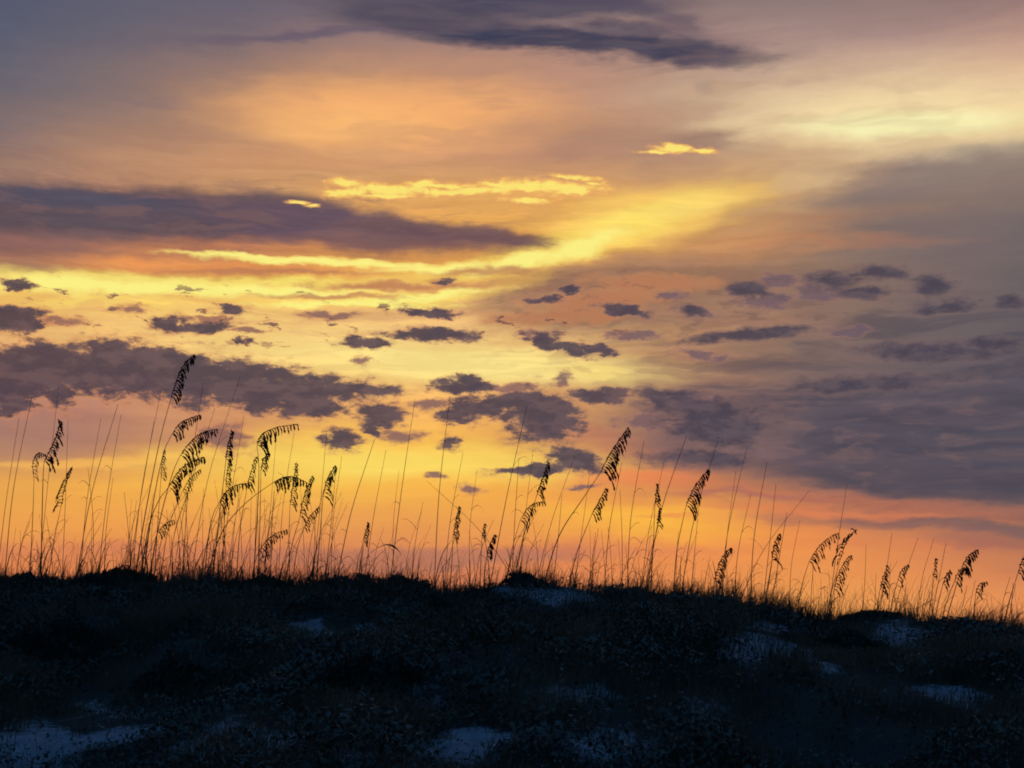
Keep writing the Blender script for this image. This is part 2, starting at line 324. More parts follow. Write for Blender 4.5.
# ------------------------------------------------------------------ materials
def material(name, c1, c2, scale=8, rough=.8, bump=0, c3=None, attr=None, thin=0):
    m = bpy.data.materials.new(name); m.use_nodes = True
    t = m.node_tree; n = t.nodes; b = n['Principled BSDF']; b.inputs['Roughness'].default_value = rough
    b.inputs['Specular IOR Level'].default_value = .2
    co = n.new('ShaderNodeTexCoord')
    ns = n.new('ShaderNodeTexNoise'); ns.inputs['Scale'].default_value = scale; ns.inputs['Detail'].default_value = 6
    t.links.new(co.outputs['Object'], ns.inputs['Vector'])
    r = n.new('ShaderNodeValToRGB'); r.color_ramp.elements[0].position = .35; r.color_ramp.elements[1].position = .65
    r.color_ramp.elements[0].color = (*c1, 1); r.color_ramp.elements[1].color = (*c2, 1)
    t.links.new(ns.outputs['Fac'], r.inputs[0]); out = r.outputs[0]
    if attr:
        a = n.new('ShaderNodeAttribute'); a.attribute_name = attr
        n2 = n.new('ShaderNodeTexNoise'); n2.inputs['Scale'].default_value = 22; n2.inputs['Detail'].default_value = 5
        t.links.new(co.outputs['Object'], n2.inputs['Vector'])
        ad = n.new('ShaderNodeMath'); ad.operation = 'ADD'; t.links.new(a.outputs['Fac'], ad.inputs[0]); t.links.new(n2.outputs['Fac'], ad.inputs[1])
        mr = n.new('ShaderNodeMapRange'); mr.inputs[1].default_value = .85; mr.inputs[2].default_value = 1.1
        t.links.new(ad.outputs[0], mr.inputs[0])
        mx = n.new('ShaderNodeMix'); mx.data_type = 'RGBA'; t.links.new(mr.outputs[0], mx.inputs[0])
        t.links.new(out, mx.inputs[6]); mx.inputs[7].default_value = (*c3, 1); out = mx.outputs[2]
    t.links.new(out, b.inputs['Base Color'])
    if thin:
        tr = n.new('ShaderNodeBsdfTranslucent'); t.links.new(out, tr.inputs[0])
        mxs = n.new('ShaderNodeMixShader'); mxs.inputs[0].default_value = thin
        t.links.new(b.outputs[0], mxs.inputs[1]); t.links.new(tr.outputs[0], mxs.inputs[2]); t.links.new(mxs.outputs[0], n['Material Output'].inputs[0])
    if bump:
        bp = n.new('ShaderNodeBump'); bp.inputs['Strength'].default_value = bump; bp.inputs['Distance'].default_value = .03
        t.links.new(ns.outputs['Fac'], bp.inputs['Height']); t.links.new(bp.outputs[0], b.inputs['Normal'])
    return m
M_sand = material('sand', (.27, .26, .25), (.40, .39, .37), 9, .95, .8, (.06, .06, .045), 'cover')
M_stem = material('dry_stem', (.16, .09, .045), (.26, .16, .08), 5, thin=.45)
M_seed = material('seed_husk', (.12, .06, .03), (.22, .12, .055), 30, thin=.4)
M_blade = material('grass_blade', (.08, .08, .045), (.20, .16, .09), 1.6, thin=.4)
M_leaf = material('creeper_leaf', (.05, .065, .035), (.17, .16, .11), 1.7, .5)
M_shrub = material('shrub_leaf', (.035, .045, .025), (.09, .09, .055), 2.5, .55)
M_twig = material('twig', (.04, .03, .02), (.07, .05, .035), 9)

def link_mesh(name, v, f, mat, parent=None, smooth=False):
    """v (n,3) array; f list of (m,k) int arrays of faces"""
    me = bpy.data.meshes.new(name)
    v = np.asarray(v, dtype=np.float32)
    f = [np.asarray(a, dtype=np.int32) for a in f if len(a)]
    nl = sum(a.size for a in f); npoly = sum(len(a) for a in f)
    me.vertices.add(len(v)); me.vertices.foreach_set('co', v.ravel())
    me.loops.add(nl); me.loops.foreach_set('vertex_index', np.concatenate([a.ravel() for a in f]))
    me.polygons.add(npoly)
    tot = np.concatenate([np.full(len(a), a.shape[1]) for a in f]).astype(np.int32)
    st = np.concatenate([[0], np.cumsum(tot)[:-1]]).astype(np.int32)
    me.polygons.foreach_set('loop_start', st); me.polygons.foreach_set('loop_total', tot)
    if smooth: me.polygons.foreach_set('use_smooth', np.ones(npoly, bool))
    me.update(calc_edges=True); me.validate()
    me.materials.append(mat)
    o = bpy.data.objects.new(name, me); C.objects.link(o)
    if parent is not None: o.parent = parent
    return o
class MB:
    def __init__(s): s.v = []; s.q = []; s.t = []; s.n = 0
    def add(s, v, q=None, t=None):
        if q is not None and len(q): s.q.append(np.asarray(q) + s.n)
        if t is not None and len(t): s.t.append(np.asarray(t) + s.n)
        s.v.append(np.asarray(v, float)); s.n += len(v)
    def tube(s, pts, rad, k=5):
        pts = np.asarray(pts, float); n = len(pts)
        tan = np.gradient(pts, axis=0); tan /= np.linalg.norm(tan, axis=1)[:, None] + 1e-9
        ref = np.tile([0.0, 1.0, 0.1], (n, 1)); a = np.cross(tan, ref); a /= np.linalg.norm(a, axis=1)[:, None] + 1e-9
        b = np.cross(tan, a); th = np.arange(k) * 2 * math.pi / k
        rad = np.broadcast_to(rad, (n,))
        v = pts[:, None] + (a[:, None] * np.cos(th)[None, :, None] + b[:, None] * np.sin(th)[None, :, None]) * rad[:, None, None]
        q = [(i * k + j, i * k + (j + 1) % k, (i + 1) * k + (j + 1) % k, (i + 1) * k + j) for i in range(n - 1) for j in range(k)]
        s.add(v.reshape(-1, 3), q)
    def ribbon(s, pts, wid, side):
        pts = np.asarray(pts, float); n = len(pts); wid = np.broadcast_to(wid, (n,))[:, None]
        side = np.asarray(side, float)
        v = np.empty((2 * n, 3)); v[0::2] = pts - side * wid; v[1::2] = pts + side * wid
        s.add(v, [(2 * i, 2 * i + 1, 2 * i + 3, 2 * i + 2) for i in range(n - 1)])
    def spikelet(s, p, d, ln, wd, side):
        """flattened seed scale: a thin lozenge with real thickness"""
        d = d / (np.linalg.norm(d) + 1e-9); side = side - d * np.dot(side, d); side /= np.linalg.norm(side) + 1e-9
        nn = np.cross(d, side); th = wd * .35
        v = [p, p + d * ln * .3 + side * wd * .8, p + d * ln * .65 + side * wd * .7, p + d * ln,
             p + d * ln * .65 - side * wd * .7, p + d * ln * .3 - side * wd * .8, p + d * ln * .45 + nn * th, p + d * ln * .45 - nn * th]
        t = [(i, (i + 1) % 6, 6) for i in range(6)] + [((i + 1) % 6, i, 7) for i in range(6)]
        s.add(v, None, t)
    def build(s, name, mat, parent=None, smooth=False):
        return link_mesh(name, np.concatenate(s.v), [np.concatenate(a) for a in (s.q, s.t) if a], mat, parent, smooth)
def tag(o, label=None, cat=None, group=None, kind=None):
    for k, v in (('label', label), ('category', cat), ('group', group), ('kind', kind)):
        if v: o[k] = v
    return o
def empty(name, loc):
    o = bpy.data.objects.new(name, None); C.objects.link(o); o.location = loc; o.empty_display_size = .1
    return o

# ------------------------------------------------------------------ ground
TAB = np.random.RandomState(3).rand(256, 256)
def vnoise(x, y, s):
    x, y = np.asarray(x) / s + 57.3, np.asarray(y) / s + 31.7
    i, j = np.floor(x).astype(int), np.floor(y).astype(int); f, g = x - i, y - j
    f, g = f * f * (3 - 2 * f), g * g * (3 - 2 * g)
    t = lambda a, b: TAB[a % 256, b % 256]
    return t(i, j) * (1 - f) * (1 - g) + t(i + 1, j) * f * (1 - g) + t(i, j + 1) * (1 - f) * g + t(i + 1, j + 1) * f * g
YC = 12.0
CREST = [(-300,582),(-100,580),(0,584),(50,583),(100,580),(150,582),(200,586),(250,587),(300,588),(340,584),(400,584),(430,588),(440,594),
 (480,588),(520,581),(560,586),(600,593),(640,598),(700,604),(740,610),(800,617),(840,620),(860,616),(900,616),(925,623),(950,631),(980,630),(1024,632),(1150,630),(1400,622)]
cr_x = np.array([at(px, py, YC)[0] for px, py in CREST]); cr_z = np.array([at(px, py, YC)[2] for px, py in CREST])
def height(x, y):
    x, y = np.asarray(x, float), np.asarray(y, float)
    zc = np.interp(x, cr_x, cr_z)
    t = np.clip((y - 3) / 9, 0, None)
    up = zc * np.minimum(t, 1)
    dn = np.maximum(zc - .22 * np.maximum(y - YC, 0), .0)
    z = np.where(y <= YC, up, np.maximum(dn, 0))
    k = np.clip((y - 2) / 3, 0, 1) * np.clip((YC - y) / 2.0, 0, 1)
    n = (vnoise(x, y, 2.1) - .5) * .34 + (vnoise(x, y, .9) - .5) * .16 + (vnoise(x, y, .35) - .5) * .06
    z = z + n * k + (vnoise(x, y, .12) - .5) * .015
    far = np.clip((y - 14) / 30, 0, 1)
    return z + (vnoise(x, y, 9) - .5) * .8 * far * np.clip((300 - y) / 200, 0, 1) * (z < 1)
def topixel(p):
    d = np.asarray(p) - EYE; f = d[..., 1] * CP + d[..., 2] * SP; up = -d[..., 1] * SP + d[..., 2] * CP
    f = np.where(f < .05, .05, f)
    return 512 + FP * d[..., 0] / f, 384 - FP * up / f
# bare sand, as it lies on the slope
PATCH = [(40,745,50,18,0,1),(112,738,44,12,-10,.9),(90,712,30,5,0,.6),(200,752,24,8,0,.6),(0,752,60,22,0,.9),(250,742,48,20,6,1),(330,752,60,14,0,.6),(312,634,32,7,4,.75),(372,637,34,6,2,.65),(470,748,44,18,4,.95),
 (548,594,48,9,6,.75),(770,644,44,10,20,.8),(810,660,34,6,10,.8),(905,632,26,18,10,.6),(925,655,30,12,0,.45),(955,697,26,7,8,.7),(590,692,34,9,0,.5),
 (600,748,60,14,0,.7),(700,714,40,16,0,.4),(740,650,26,12,20,.6),(560,690,20,6,0,.4),(430,700,30,8,0,.3),(960,750,60,18,0,.2)]
def bare(x, y, z):
    px, py = topixel(np.stack([x, y, z], -1))
    px = px + (vnoise(x, y, .25) - .5) * 40; py = py + (vnoise(x + 9, y, .2) - .5) * 20
    b = np.zeros_like(px)
    for cx, cy, rx, ry, rot, op in PATCH:
        a = math.radians(rot); dx, dy = px - cx, py - cy
        u, v = (dx * math.cos(a) + dy * math.sin(a)) / rx, (-dx * math.sin(a) + dy * math.cos(a)) / ry
        b = np.maximum(b, op * (.86 if cy > 700 else 1.05) * np.clip(1.6 - 1.1 * np.hypot(u, v), 0, 1))
    return np.clip(b + (vnoise(x, y, .4) - .5) * .2 * (b > 0), 0, 1)
def axis(fine0, fine1, step, far0, far1):
    a = list(np.arange(fine0, fine1 + 1e-6, step)); s = step; x = a[-1]
    while x < far1: s *= 1.25; x = x + s; a.append(x)
    s = step; x = a[0]; pre = []
    while x > far0: s *= 1.25; x -= s; pre.append(x)
    return np.array(pre[::-1] + a)
gx, gy = axis(-7, 7, .05, -6000, 6000), axis(4.5, 14, .05, -4000, 9000)
X, Y = np.meshgrid(gx, gy); Z = height(X, Y)
nx, ny = len(gx), len(gy)
idx = np.arange(nx * ny).reshape(ny, nx)
F = np.stack([idx[:-1, :-1], idx[:-1, 1:], idx[1:, 1:], idx[1:, :-1]], -1).reshape(-1, 4)
ground = link_mesh('ground', np.stack([X, Y, Z], -1).reshape(-1, 3), [F], M_sand, smooth=True)
cov = (1 - bare(X.ravel(), Y.ravel(), Z.ravel())) * .75
cov = np.where((Y.ravel() < 5) , np.minimum(cov, .3 + vnoise(X.ravel(), Y.ravel(), .8) * .4), cov)
at_ = ground.data.attributes.new('cover', 'FLOAT', 'POINT'); at_.data.foreach_set('value', cov.astype(np.float32))
tag(ground, 'pale sand dune slope with bare sand patches between plants', 'dune', kind='structure')

# ------------------------------------------------------------------ low plants (uncountable)
def scatter(n, y0=6.2, y1=12.8, keep=None, power=1.0):
    y = y0 + (y1 - y0) * RS.rand(n); x = (RS.rand(n) * 2 - 1) * (.40 * y + .8)
    z = height(x, y); b = bare(x, y, z)
    m = RS.rand(n) > np.clip(b * 1.35, 0, .965)
    if keep is not None: m &= keep(x, y)
    return x[m], y[m], z[m]
def leaves_mesh(name, p, size, mat, lift, flat=.6, parent=None, origin=(0, 0, 0)):
    """p (n,3) leaf centres; folded two-face leaves, each turned its own way"""
    n = len(p); az = RS.rand(n) * 2 * math.pi; tilt = (RS.rand(n) - .3) * 1.6 * flat + .3
    d = np.stack([np.cos(az) * np.cos(tilt), np.sin(az) * np.cos(tilt), np.sin(tilt)], -1)
    s = np.stack([-np.sin(az), np.cos(az), (RS.rand(n) - .5) * 1.2], -1); s /= np.linalg.norm(s, axis=1)[:, None]
    L_ = (size * (.6 + .8 * RS.rand(n)))[:, None]; up = np.cross(d, s)
    v = np.stack([p, p + d * L_ * .5 + s * L_ * .26 + up * L_ * .1, p + d * L_, p + d * L_ * .5 - s * L_ * .26 + up * L_ * .1], 1).reshape(-1, 3) - np.asarray(origin)
    i = np.arange(n)[:, None] * 4
    return link_mesh(name, v, [np.concatenate([i + [0, 1, 2], i + [0, 2, 3]])], mat, parent)
def blades_mesh(name, x, y, z, h, wd, mat, lean=.35, wind=.12, parent=None, origin=(0, 0, 0)):
    n = len(x); az = RS.rand(n) * 2 * math.pi; ln = lean * RS.rand(n) + .05
    dx, dy = np.cos(az) * ln + wind, np.sin(az) * ln
    sa = RS.rand(n) * math.pi; sx, sy = np.cos(sa) * wd, np.sin(sa) * wd
    V_ = []
    for t, k in ((0, 1.), (.4, .85), (.75, .55)):
        q = t * t * 1.3 + t * .3
        cx, cy, cz = x + dx * h * q, y + dy * h * q, z - .01 + h * t * (1 - .25 * t * ln)
        V_ += [np.stack([cx - sx * k, cy - sy * k, cz], -1), np.stack([cx + sx * k, cy + sy * k, cz], -1)]
    q = 1.6; V_.append(np.stack([x + dx * h * q, y + dy * h * q, z + h * (1 - .3 * ln)], -1))
    v = np.stack(V_, 1).reshape(-1, 3) - np.asarray(origin); i = np.arange(n)[:, None] * 7
    return link_mesh(name, v, [np.concatenate([i + [0, 1, 3, 2], i + [2, 3, 5, 4]]), i + [4, 5, 6]], mat, parent)
# creeping leafy ground cover in patches, thicker at the left
def creeper(x, y):
    return RS.rand(len(x)) < np.clip((vnoise(x, y, .7) - .25) * 2.2 + np.where(x < 0, .3, -.15), .08, 1)
x, y, z = scatter(170000, keep=creeper)
lz = .022 + .022 * vnoise(x, y, .35)
hh = (.015 + .40 * np.clip(vnoise(x, y, .55) - .42, 0, 1) * (.5 + vnoise(x, y, .13)) + .07 * vnoise(x, y, .2)) * RS.rand(len(x)) ** .5 * np.clip(1.25 - np.clip(y - 10.2, 0, 9) * .6, .42, 1)
tag(leaves_mesh('ground_cover', np.stack([x, y, z + hh], -1), lz, M_leaf, 0), 'dark creeping leafy ground cover over the whole dune face', 'ground cover', kind='stuff')
# short grass over the slope, gathered in tussocks
x, y, z = scatter(190000)
k = RS.rand(len(x)) < np.clip(vnoise(x, y, .3) * 2 - .4, .1, 1); x, y, z = x[k], y[k], z[k]
h = (.06 + .20 * vnoise(x, y, .6) ** 2) * (.5 + RS.rand(len(x)))
tag(blades_mesh('dune_grass', x, y, z, h, .0022, M_blade), 'short dark dune grass growing over the whole dune face', 'grass', kind='stuff')
# thin fringe standing along the crest against the sky
n = 9000; x = (RS.rand(n) * 2 - 1) * 5.4; y = YC + RS.randn(n) * .35 - .05; z = height(x, y)
h = (.04 + .11 * RS.rand(n) ** 2) * (.2 + 1.5 * vnoise(x, y, .22)) + .34 * (RS.rand(n) < .16) * RS.rand(n) ** 1.5
tx = (RS.rand(75) * 2 - 1) * 5.2; k_ = RS.randint(0, 75, 2600); hs = .08 + .16 * RS.rand(75) ** 1.5
x = np.concatenate([x, tx[k_] + RS.randn(2600) * .035]); y = np.concatenate([y, YC + RS.randn(75)[k_] * .2 + RS.randn(2600) * .03])
h = np.concatenate([h, hs[k_] * (.3 + .8 * RS.rand(2600))]); z = height(x, y)
n = 2300; wx = (RS.rand(n) * 2 - 1) * 5.3; wx = wx[RS.rand(n) < .35 + .65 * (vnoise(wx, wx * 0, .5) > .45)]; n = len(wx)
wx = np.concatenate([wx, -3.4 + 2.0 * RS.rand(520), 4.6 * RS.rand(260) - .2]); n = len(wx)
x = np.concatenate([x, wx]); y = np.concatenate([y, YC + RS.randn(n) * .4]); h = np.concatenate([h, .12 + .38 * RS.rand(n) ** 1.6]); z = height(x, y)
tag(blades_mesh('crest_grass', x, y, z, h, .0016, M_blade, .5, .1), 'ragged fringe of short thin grass standing along the dune crest', 'grass', kind='stuff')

# ------------------------------------------------------------------ shrubs (things)
SHRUBS = [  # px, depth, radius, height, label
 (20, 11.9, .34, .13, 'low dark bush on the crest under the leftmost dark drooping seed head'),
 (118, 11.9, .42, .16, 'low dark bush on the crest at the left foot of the big clump'),
 (262, 11.9, .40, .11, 'low dark bush on the crest below the big clump of sea oats'),
 (355, 11.9, .30, .13, 'rounded dark bush on the crest beside the arching leafless blade'),
 (405, 11.8, .30, .14, 'rounded dark bush ending at the small notch in the crest'),
 (522, 11.9, .22, .15, 'pointed dark bush topping the middle hump of the crest above bare sand'),
 (640, 11.9, .24, .11, 'small dark bush on the crest right of the sandy middle hump'),
 (738, 11.9, .34, .12, 'low dark bush on the right slope of the crest'),
 (868, 11.9, .30, .06, 'flat dark bush capping the small right hand knoll'),
 (60, 9.6, .45, .20, 'broad leafy bush on the slope above the bottom left sand patch'),
 (180, 8.6, .30, .18, 'leafy bush between the two sand patches at the bottom left'),
 (370, 8.4, .36, .18, 'leafy bush on the lower slope left of the bottom middle sand patch'),
 (640, 9.6, .40, .16, 'leafy bush halfway down the slope below the sandy middle hump'),
 (850, 10.4, .34, .12, 'leafy bush just below the long slanting sand streak'),
]
for px, Yd, r, hgt, lab in SHRUBS:
    hgt *= .6 if Yd > 11.5 else 1.2
    X0 = at(px, 600, Yd)[0]; z0 = float(height(X0, Yd)); root = empty('shrub', (X0, Yd, z0))
    tag(root, lab, 'shrub', 'low bushes on the dune')
    n = int(5200 * r * r * 6); a = RS.rand(n) * 2 * math.pi; q = RS.rand(n) ** .5 * (.75 + .25 * np.sin(a * 3 + px) + .1 * np.sin(a * 7))
    xx, yy = X0 + np.cos(a) * q * r, Yd + np.sin(a) * q * r * .8
    top = hgt * np.clip(1 - q ** 1.5, 0, 1) * (.15 + 1.5 * vnoise(xx, yy, .07) ** 1.3) + .01
    zz = height(xx, yy) + top * RS.rand(n) ** .5
    leaves_mesh('foliage', np.stack([xx, yy, zz], -1), .026, M_shrub, 0, 1.2, root, (X0, Yd, z0))
    b = MB()
    for i in range(34):
        a_ = random.uniform(0, 6.28); q_ = random.random() ** .5 * r * .8; ex, ey = X0 + math.cos(a_) * q_, Yd + math.sin(a_) * q_ * .8
        e = np.array([ex, ey, float(height(ex, ey)) + hgt * random.uniform(.5, 1.5) * (1 - .6 * q_ / r)])
        s0 = np.array([X0 + (ex - X0) * .5, Yd + (ey - Yd) * .5, float(height(X0, Yd)) - .01])
        m_ = (s0 + e) / 2 + np.array([random.uniform(-.02, .02), 0, .02])
        b.tube(np.array([s0, m_, e]) - [X0, Yd, z0], [.004, .003, .0012], 4)
    b.build('stems', M_twig, root)

# ------------------------------------------------------------------ sea oats
def bez(p, n):
    """smooth curve through a list of 2-D photo points (Catmull-Rom)"""
    p = np.asarray(p, float)
    if len(p) == 2: p = np.array([p[0], (p[0] + p[1]) / 2 + [(p[0][0] - p[1][0]) * .08, 0], p[1]])
    e = np.concatenate([[2 * p[0] - p[1]], p, [2 * p[-1] - p[-2]]])
    out = []
    seg = len(p) - 1
    for i in range(seg):
        a, b, c, d = e[i:i + 4]
        for t in np.linspace(0, 1, max(2, n // seg), endpoint=(i == seg - 1)):
            out.append(.5 * ((2 * b) + (c - a) * t + (2 * a - 5 * b + 4 * c - d) * t * t + (3 * b - a - 3 * c + d) * t ** 3))
    return np.array(out)
def lift(pts2, Y0, sway):
    """photo points to real points: the plant stands at depth Y0 and sways in depth as it rises"""
    n = len(pts2); t = np.linspace(0, 1, n)
    return np.array([at(p[0], p[1], Y0 + sway * tt * tt) for p, tt in zip(pts2, t)])
def base_leaves(root, o, base, hgt, n, s3=None):
    b = MB()
    for i in range(n):
        a = random.uniform(0, 6.28); l = random.uniform(.25, .6) * hgt; out = random.uniform(.12, .7) * l
        t = np.linspace(0, 1, 7)
        d = np.array([math.cos(a) + .25, math.sin(a), 0])
        pts = base + np.outer(out * t ** 1.8, d); pts[:, 2] += l * (t - random.uniform(.15, .5) * t ** 3)
        b.ribbon(pts - o, .0055 * (1 - t) ** .6 + .0004, [-math.sin(a) * .9, math.cos(a) * .9, .2])
    for i in range(random.choice((0, 1, 1, 2)) if s3 is not None else 0):      # leaves along the stem
        j = random.randint(3, max(4, len(s3) - 5)); q = s3[j]; l = random.uniform(.10, .26); sg = random.choice((-1, 1, 1))
        t = np.linspace(0, 1, 7)
        pts = q + np.stack([sg * l * .55 * t, random.uniform(-.3, .3) * l * t, l * (.75 * t - random.uniform(.3, 1.1) * t ** 2.5)], -1)
        b.ribbon(pts - o, .0030 * (1 - t) ** .6 + .0004, [0, .5, .8])
    return b.build('foliage', M_blade, root)
def sea_oat(label, stem, head, strand=13, dark=1.0, side=1, fill=1.0, Yd=None, group='sea oats with seed heads on the crest', kinds='sea_oat'):
    """stem: photo points from the ground up to the head; head: photo points from there to its tip"""
    Y0 = Yd if Yd else 12.0 + random.uniform(-.25, .35)
    sway = random.uniform(-.15, .15)
    s2 = bez(stem, 14); s3 = lift(s2, Y0, sway)
    gz = float(height(s3[0][0], Y0)); base = np.array([s3[0][0], Y0, gz - .02])
    o = base.copy()
    if s3[0][2] > gz - .02: s3 = np.concatenate([[base], s3])
    else: s3[0] = base
    root = empty(kinds, o); tag(root, label, 'sea oats', group)
    b = MB(); r0 = .0020 + .0030 * dark
    b.tube(s3 - o, np.linspace(r0, r0 * .42, len(s3)), 5); b.build('stem', M_stem, root, True)
    base_leaves(root, o, base, max(.25, s3[-1][2] - gz) * .7, random.randint(3, 6), s3)
    if head is None: return root
    h2 = bez([stem[-1]] + list(head), 22); Y1 = Y0 + sway
    h3 = np.array([at(p[0], p[1], Y1) for p in h2])
    mpp = Y1 / FP                                              # metres for one pixel there
    b = MB(); n = len(h3)
    b.tube(h3 - o, np.linspace(r0 * .5, .0009, n), 4)
    sp = MB(); ln_total = np.sum(np.linalg.norm(np.diff(h3, axis=0), axis=1))
    m = max(6, int(ln_total / (mpp * 2.5) * fill)); seg = np.linspace(.02, .985, m)
    tt = np.linspace(0, 1, n)
    for i, u in enumerate(seg):
        p = np.array([np.interp(u, tt, h3[:, k]) for k in range(3)])
        tn = np.array([np.interp(min(1, u + .06), tt, h3[:, k]) - np.interp(max(0, u - .06), tt, h3[:, k]) for k in range(3)])
        tn /= np.linalg.norm(tn)
        perp = np.array([tn[2], 0, -tn[0]]) * side
        horiz = abs(tn[0])
        length = strand * mpp * (math.sin(math.pi * min(1, .22 + .78 * (1 - u) * 1.0) * .5 + 0) ** .6) * (1.0 - .55 * u) * random.uniform(.55, 1.2)
        d = perp * (.55 + .3 * (1 - horiz)) + tn * .45 + np.array([0, random.uniform(-.6, .6), 0])
        if horiz > .75: d = d * .5
        d /= np.linalg.norm(d)
        k = 5; q = p.copy(); strandpts = [q.copy()]
        for j in range(k):                                     # leaves the stalk, then hangs
            d = d + np.array([.05, 0, -.42 - .25 * horiz]); d /= np.linalg.norm(d); q = q + d * length / k; strandpts.append(q.copy())
        b.tube(np.array(strandpts) - o, [.0018] * (k + 1), 3)
        cnt = max(4, int(length / (mpp * 1.5)))
        S = np.array(strandpts); js = np.linspace(.15, 1, cnt)
        for jx in js:
            f_ = jx * k; a_ = min(int(f_), k - 1); pp = S[a_] + (S[a_ + 1] - S[a_]) * (f_ - a_); dd = S[a_ + 1] - S[a_]
            dd = dd / np.linalg.norm(dd) + np.array([random.uniform(-.35, .35), random.uniform(-.35, .35), 0])
            sp.spikelet(pp - o - dd * .014, dd, (.038 * (.7 + .3 * dark)) * random.uniform(.8, 1.25), .0095 * dark * random.uniform(.7, 1.2), np.array([random.uniform(-1, 1), random.uniform(-1, 1), .1]))
    for u in np.linspace(.05, 1, int(m * 2.2)):                # scales close along the stalk itself
        p = np.array([np.interp(u, tt, h3[:, k]) for k in range(3)]); q = np.array([np.interp(min(1.0, u + .08), tt, h3[:, k]) for k in range(3)])
        dd = (q - p) / (np.linalg.norm(q - p) + 1e-6) + np.array([random.uniform(-.5, .5), random.uniform(-.5, .5), random.uniform(-.7, .1)])
        sp.spikelet(p - o, dd, .026 * random.uniform(.7, 1.2), .0075 * dark * random.uniform(.7, 1.2), np.array([random.uniform(-1, 1), random.uniform(-1, 1), .1]))
    hd = b.build('seed_head', M_stem, root)
    sp.build('seed_scales', M_seed, hd)
    return root
G1 = 'sea oats with seed heads on the crest'
